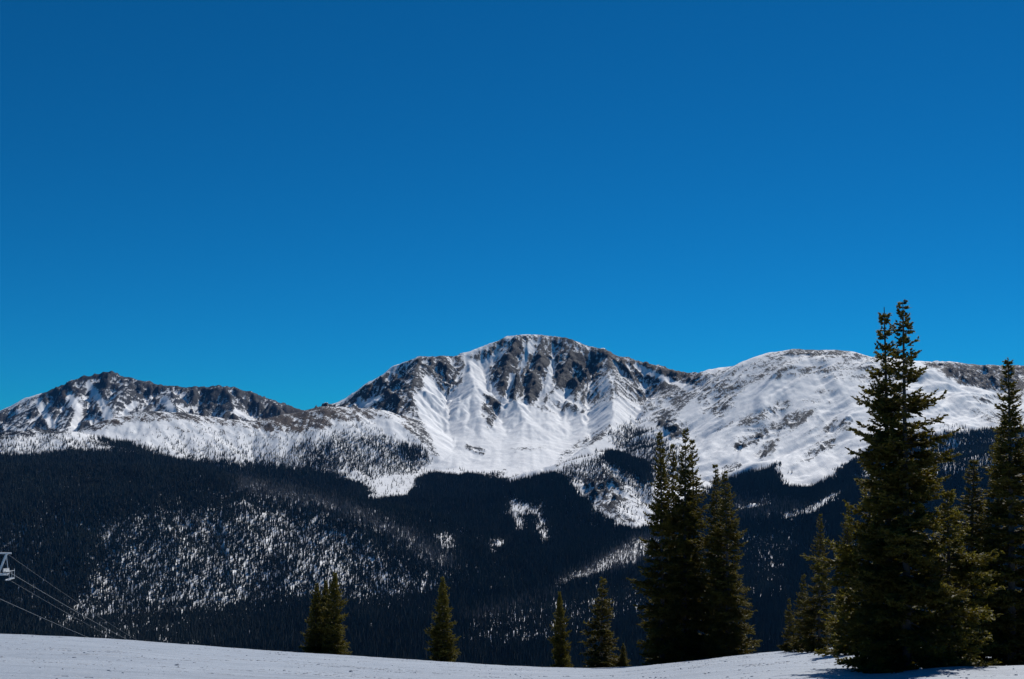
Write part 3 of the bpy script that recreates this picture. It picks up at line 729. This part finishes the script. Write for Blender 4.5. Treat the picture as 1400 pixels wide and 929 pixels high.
    P0 = np.concatenate(P0); D = np.concatenate(D); Lt = np.concatenate(Lt); Tn = np.concatenate(Tn); n = len(P0)
    # each twig: a needle-clad spindle of three sides, fattest a third of the way along
    w = np.clip(0.024 + 0.05 * Lt, 0.022, 0.042) * tuft * r.uniform(0.7, 1.3, n)
    a1 = norm(np.cross(D, norm(r.normal(0, 1, (n, 3))))); a2 = np.cross(D, a1)
    mid = P0 + D * (Lt * 0.4)[:, None]
    ringv = [mid + (a1 * math.cos(2.094 * k) + a2 * math.sin(2.094 * k)) * w[:, None] for k in range(3)]
    vv = np.stack([P0, ringv[0], ringv[1], ringv[2], P0 + D * Lt[:, None]], 1)
    idx = np.arange(n)[:, None] * 5
    ff = [np.concatenate([idx, idx + 1 + (k + 1) % 3, idx + 1 + k], 1) for k in range(3)] + [np.concatenate([idx + 4, idx + 1 + k, idx + 1 + (k + 1) % 3], 1) for k in range(3)]
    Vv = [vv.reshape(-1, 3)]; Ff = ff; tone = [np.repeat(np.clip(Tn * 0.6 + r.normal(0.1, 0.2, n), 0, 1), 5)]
    # loose needles sticking out of it
    nn = 3; off = n * 5
    pick = np.repeat(np.arange(n), nn); q = r.uniform(0.15, 1.0, n * nn)
    c = P0[pick] + D[pick] * (Lt[pick] * q)[:, None]
    nd = norm(D[pick] * 0.7 + r.normal(0, 0.7, (n * nn, 3))); ln = r.uniform(0.035, 0.075, n * nn) * tuft
    sw = norm(np.cross(nd, r.normal(0, 1, (n * nn, 3)))) * 0.008
    tri = np.stack([c - sw, c + sw, c + nd * ln[:, None]], 1).reshape(-1, 3)
    Vv.append(tri); Ff = Ff + [off + np.arange(n * nn * 3).reshape(-1, 3)]
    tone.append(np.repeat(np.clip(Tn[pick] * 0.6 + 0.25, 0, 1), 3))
    crown = mesh_np('crown', np.concatenate(Vv), np.concatenate(Ff), False)
    at = crown.attributes.new('tone', 'FLOAT', 'POINT'); at.data.foreach_set('value', np.concatenate(tone).astype(np.float32))
    return trunk, crown

PROTO = {}
def spruce(proto, px, py_top, Y, label, rot=0.0, wide=1.0, group=None, young=False, sink=0.0):
    x0 = (px - CX) / F * Y; zb = float(ground(x0, Y)) - sink; zt = (HZ - py_top) / F * Y
    H0, trunk, crown = PROTO[proto]; s = (zt - zb) / H0
    name = 'fir_tree' if young else 'spruce_tree'
    e = empty(name, (x0, Y, zb)); e.scale = (s * wide, s * wide, s); tl_ = 0.03 if young else 0.004
    e.rotation_euler = (tl_ * math.sin(px * 1.7), tl_ * math.cos(px * 2.3), rot)
    obj('trunk', trunk, M_BARK, e); obj('crown', crown, None, e)
    tag(e, label, 'spruce tree' if not young else 'fir tree', group)
    print(name, round(zt - zb, 1), 'm at', Y, 'scale', round(s, 2))
    return e
def proto(key, H, mat, **kw):
    t, c = make_spruce(H=H, **kw); c.materials.append(mat); t.materials.append(M_BARK); PROTO[key] = (H, t, c)
    print(key, len(c.polygons), 'crown faces')
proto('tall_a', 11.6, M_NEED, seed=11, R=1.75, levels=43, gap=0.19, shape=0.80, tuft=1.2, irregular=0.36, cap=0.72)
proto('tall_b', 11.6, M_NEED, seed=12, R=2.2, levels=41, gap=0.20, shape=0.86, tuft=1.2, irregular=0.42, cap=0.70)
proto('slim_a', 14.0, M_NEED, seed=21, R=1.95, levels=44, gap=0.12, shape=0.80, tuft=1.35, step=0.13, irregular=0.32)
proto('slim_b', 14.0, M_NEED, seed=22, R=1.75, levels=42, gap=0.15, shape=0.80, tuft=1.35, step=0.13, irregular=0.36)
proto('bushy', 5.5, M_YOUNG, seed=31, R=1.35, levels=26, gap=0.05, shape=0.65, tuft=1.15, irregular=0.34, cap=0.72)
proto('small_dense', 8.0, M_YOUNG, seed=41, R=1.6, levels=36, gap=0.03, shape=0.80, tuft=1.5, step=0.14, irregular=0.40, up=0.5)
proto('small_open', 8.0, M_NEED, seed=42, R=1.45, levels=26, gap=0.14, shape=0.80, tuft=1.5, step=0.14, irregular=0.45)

# the twin spruce and its neighbours on the right
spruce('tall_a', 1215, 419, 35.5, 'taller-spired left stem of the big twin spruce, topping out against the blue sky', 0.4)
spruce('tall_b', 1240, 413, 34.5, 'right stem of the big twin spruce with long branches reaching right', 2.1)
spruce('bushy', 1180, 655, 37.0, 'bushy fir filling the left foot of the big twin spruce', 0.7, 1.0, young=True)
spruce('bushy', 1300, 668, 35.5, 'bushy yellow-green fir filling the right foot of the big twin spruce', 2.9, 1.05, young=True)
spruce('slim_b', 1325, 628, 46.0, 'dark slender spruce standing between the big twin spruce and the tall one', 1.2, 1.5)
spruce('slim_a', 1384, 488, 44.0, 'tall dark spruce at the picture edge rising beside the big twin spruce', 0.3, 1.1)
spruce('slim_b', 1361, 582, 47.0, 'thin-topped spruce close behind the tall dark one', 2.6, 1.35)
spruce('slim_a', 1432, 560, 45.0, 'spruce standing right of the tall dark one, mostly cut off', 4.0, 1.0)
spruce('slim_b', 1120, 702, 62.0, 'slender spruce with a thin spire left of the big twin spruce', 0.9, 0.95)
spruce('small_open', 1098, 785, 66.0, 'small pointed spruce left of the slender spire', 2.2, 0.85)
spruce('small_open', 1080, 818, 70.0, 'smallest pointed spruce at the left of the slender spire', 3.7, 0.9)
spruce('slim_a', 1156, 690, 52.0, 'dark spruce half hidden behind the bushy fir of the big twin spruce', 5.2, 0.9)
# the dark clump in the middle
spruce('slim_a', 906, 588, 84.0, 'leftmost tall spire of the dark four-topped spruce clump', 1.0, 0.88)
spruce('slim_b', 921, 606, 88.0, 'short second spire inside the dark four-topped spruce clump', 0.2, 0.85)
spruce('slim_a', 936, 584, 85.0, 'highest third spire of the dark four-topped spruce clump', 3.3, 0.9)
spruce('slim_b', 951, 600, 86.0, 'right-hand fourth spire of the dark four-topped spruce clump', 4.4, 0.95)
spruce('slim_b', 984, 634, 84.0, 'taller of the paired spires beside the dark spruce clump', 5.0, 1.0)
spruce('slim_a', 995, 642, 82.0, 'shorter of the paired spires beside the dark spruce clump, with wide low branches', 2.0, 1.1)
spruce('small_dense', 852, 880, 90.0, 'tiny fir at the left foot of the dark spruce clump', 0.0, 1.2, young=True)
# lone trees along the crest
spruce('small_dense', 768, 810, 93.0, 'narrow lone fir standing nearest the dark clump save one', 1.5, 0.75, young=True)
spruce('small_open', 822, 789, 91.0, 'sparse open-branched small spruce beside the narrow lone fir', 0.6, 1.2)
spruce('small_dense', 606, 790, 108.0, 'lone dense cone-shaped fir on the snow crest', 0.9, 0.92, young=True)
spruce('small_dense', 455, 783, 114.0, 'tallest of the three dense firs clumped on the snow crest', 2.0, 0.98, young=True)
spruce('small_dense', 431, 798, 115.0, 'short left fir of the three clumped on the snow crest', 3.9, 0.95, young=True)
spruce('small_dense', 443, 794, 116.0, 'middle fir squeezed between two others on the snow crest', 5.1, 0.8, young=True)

# ------------------------------------------------------------------ ski lift: tower at the left edge and its ropes
def add_bar(V, Fc, a, b, r, n=6):
    a = np.array(a, float); b = np.array(b, float); d = norm(b - a)
    u_ = norm(np.cross(d, [0, 0, 1.0] if abs(d[2]) < 0.9 else [1.0, 0, 0])); w_ = np.cross(d, u_); o = len(V)
    for p in (a, b):
        for k in range(n):
            an = 2 * math.pi * (k + 0.5) / n; V.append(tuple(p + (u_ * math.cos(an) + w_ * math.sin(an)) * r))
    for k in range(n): Fc.append((o + k, o + (k + 1) % n, o + n + (k + 1) % n, o + n + k))
    Fc.append(tuple(o + k for k in reversed(range(n)))); Fc.append(tuple(o + n + k for k in range(n)))
def bars(name, lst, mat, parent, n=6):
    V = []; Fc = []
    for a, b, r in lst: add_bar(V, Fc, a, b, r, n)
    me = bpy.data.meshes.new(name); me.from_pydata(V, [], Fc); me.update(); return obj(name, me, mat, parent)
TY = 118.0
def lift_tower(x0, y0, ztop, label, ux, uy):
    zb = float(ground(x0, y0)); t = empty('lift_tower', (x0, y0, zb)); H = ztop - zb
    w = np.array([-uy, ux, 0])            # across the line
    ld = np.array([ux, uy, 0])
    if w[0] < 0: w = -w
    bars('mast', [((0, 0, -0.5), (0, 0, H - 0.4), 0.33)], M_STEEL, t, 14)
    bars('crossarm', [(tuple(-w * 3.4 + [0, 0, H - 0.35]), tuple(w * 3.4 + [0, 0, H - 0.35]), 0.16)], M_STEEL, t, 4)
    for s in (-1, 1):
        c = w * 3.2 * s + np.array([0, 0, H])
        bars('lifting_frame', [(tuple(c - w * 0.75 + [0, 0, -0.3]), tuple(c + w * 0.1 + [0, 0, 1.9]), 0.13), (tuple(c - w * 0.9 + [0, 0, 1.95]), tuple(c + w * 0.55 + [0, 0, 1.9]), 0.09),
                               (tuple(c + w * 0.05 + [0, 0, 1.8]), tuple(c + w * 0.2 + [0, 0, 0.3]), 0.045)], M_STEEL, t, 6)
        bars('sheave_beam', [(tuple(c - ld * 1.5 + [0, 0, -0.15]), tuple(c + ld * 1.5 + [0, 0, -0.45]), 0.09), (tuple(c - ld * 1.3 + w * .18 + [0, 0, .1]), tuple(c + ld * 1.3 + w * .18 + [0, 0, -.15]), 0.07)], M_STEEL, t, 4)
        for k in range(6):
            p = c + ld * (k - 2.5) * 0.52 + np.array([0, 0, 0.18 - 0.045 * k])
            wh = bars('sheave_wheel', [(tuple(p - w * 0.06), tuple(p + w * 0.06), 0.23)], M_STEEL, t, 14)
            bars('rubber_liner', [(tuple(p - w * 0.035), tuple(p + w * 0.035), 0.25)], M_RUBBER, wh, 14)
        bars('catwalk', [(tuple(c - ld * 1.5 + w * 0.55 + [0, 0, -0.75]), tuple(c + ld * 1.5 + w * 0.55 + [0, 0, -0.95]), 0.06), (tuple(c - ld * 1.5 + w * 0.25 + [0, 0, -0.78]), tuple(c + ld * 1.5 + w * 0.25 + [0, 0, -0.98]), 0.06)]
             + [(tuple(c + ld * q + w * 0.2 + [0, 0, -0.85]), tuple(c + ld * q + w * 0.6 + [0, 0, -0.85]), 0.03) for q in np.linspace(-1.4, 1.4, 8)], M_STEEL, t, 4)
        bars('railing', [(tuple(c + ld * q + w * 0.6 + [0, 0, -0.85]), tuple(c + ld * q + w * 0.6 + [0, 0, 0.1]), 0.025) for q in (-1.4, 0, 1.4)]
             + [(tuple(c - ld * 1.4 + w * 0.6 + [0, 0, 0.1]), tuple(c + ld * 1.4 + w * 0.6 + [0, 0, -0.1]), 0.025)], M_STEEL, t, 5)
    tag(t, label, 'lift tower', 'ski lift towers')
    return t, w, ld
A_ = np.array(P(8, 781, TY)); B_ = np.array(P(238, 905, 430))
ln2 = (B_ - A_)[:2] / np.linalg.norm((B_ - A_)[:2]); acr = np.array([-ln2[1], ln2[0], 0]); acr = acr if acr[0] > 0 else -acr
c1 = A_ - acr * 3.2; c2 = B_ - acr * 3.2
lift_tower(c1[0], c1[1], c1[2], 'grey steel ski lift tower head with sheave wheels, cut off by the picture edge', ln2[0], ln2[1])
lift_tower(c2[0], c2[1], c2[2], 'next ski lift tower hidden down the slope beyond the snow crest', ln2[0], ln2[1])
def rope(name, a, b, sag, r, label):
    n = 40; s = np.linspace(0, 1, n)[:, None]; p = a + (b - a) * s; p[:, 2] -= (4 * sag * s * (1 - s))[:, 0]
    d = norm(np.gradient(p, axis=0)); u_ = norm(np.cross(d, [0, 0, 1.0])); w_ = np.cross(d, u_)
    V = np.stack([p + (u_ * math.cos(k * 1.0472) + w_ * math.sin(k * 1.0472)) * r for k in range(6)], 1).reshape(-1, 3)
    i = np.arange(n - 1)[:, None] * 6
    q = np.concatenate([np.concatenate([i + k, i + (k + 1) % 6, i + 6 + (k + 1) % 6, i + 6 + k], 1) for k in range(6)])
    tag(obj(name, mesh_np(name, V, q), M_ROPE), label, 'lift cable', 'ski lift cables')
up_ = np.array([0, 0, 1.0])
ld3 = np.array([ln2[0], ln2[1], 0])
rope('lift_cable', A_ + up_ * 0.42 - ld3 * 1.4, B_ + up_ * 0.42, 1.0, 0.019, 'bright haul rope running down from the sheave wheels of the lift tower')
rope('lift_cable', A_ + up_ * 1.95, B_ + up_ * 1.95, 1.5, 0.010, 'thin upper cable strung from the top of the lift tower frame')
rope('lift_cable', A_ - up_ * 0.95 + ld3 * 0.9, B_ - up_ * 0.95, 1.2, 0.010, 'dim thin cable leaving below the lift tower catwalk')
L1 = A_ - acr * 6.4; L2 = B_ - acr * 6.4
rope('lift_cable', L1 + up_ * 0.42 - ld3 * 1.4, L2 + up_ * 0.42, 1.0, 0.019, 'lowest haul rope meeting the snow crest closest to the picture edge')

# ------------------------------------------------------------------ mountain air
zt = float(max(Z.max(), 10)) + 60; zlo = float(min(Z.min(), gz2.min())) - 1.0
HX, HY0, HY1 = 6600.0, -300.0, 10100.0
hv = [(a * HX, b, c) for c in (zlo, zt) for b in (HY0, HY1) for a in (-1, 1)]
hf = [(0, 2, 3, 1), (4, 5, 7, 6), (0, 1, 5, 4), (2, 6, 7, 3), (0, 4, 6, 2), (1, 3, 7, 5)]
hm = bpy.data.meshes.new('haze'); hm.from_pydata(hv, [], hf); hm.update()
m, nt, out = newmat('thin_blue_air')
pv = N(nt, 'ShaderNodeVolumePrincipled', Density=HAZE_D); pv.inputs['Color'].default_value = (0.11, 0.42, 1.0, 1)
pv.inputs['Anisotropy'].default_value = 0.0
nt.links.new(pv.outputs[0], out.inputs['Volume'])
tag(obj('haze', hm, m), 'thin blue mountain air filling the valley', 'haze', None, 'stuff')
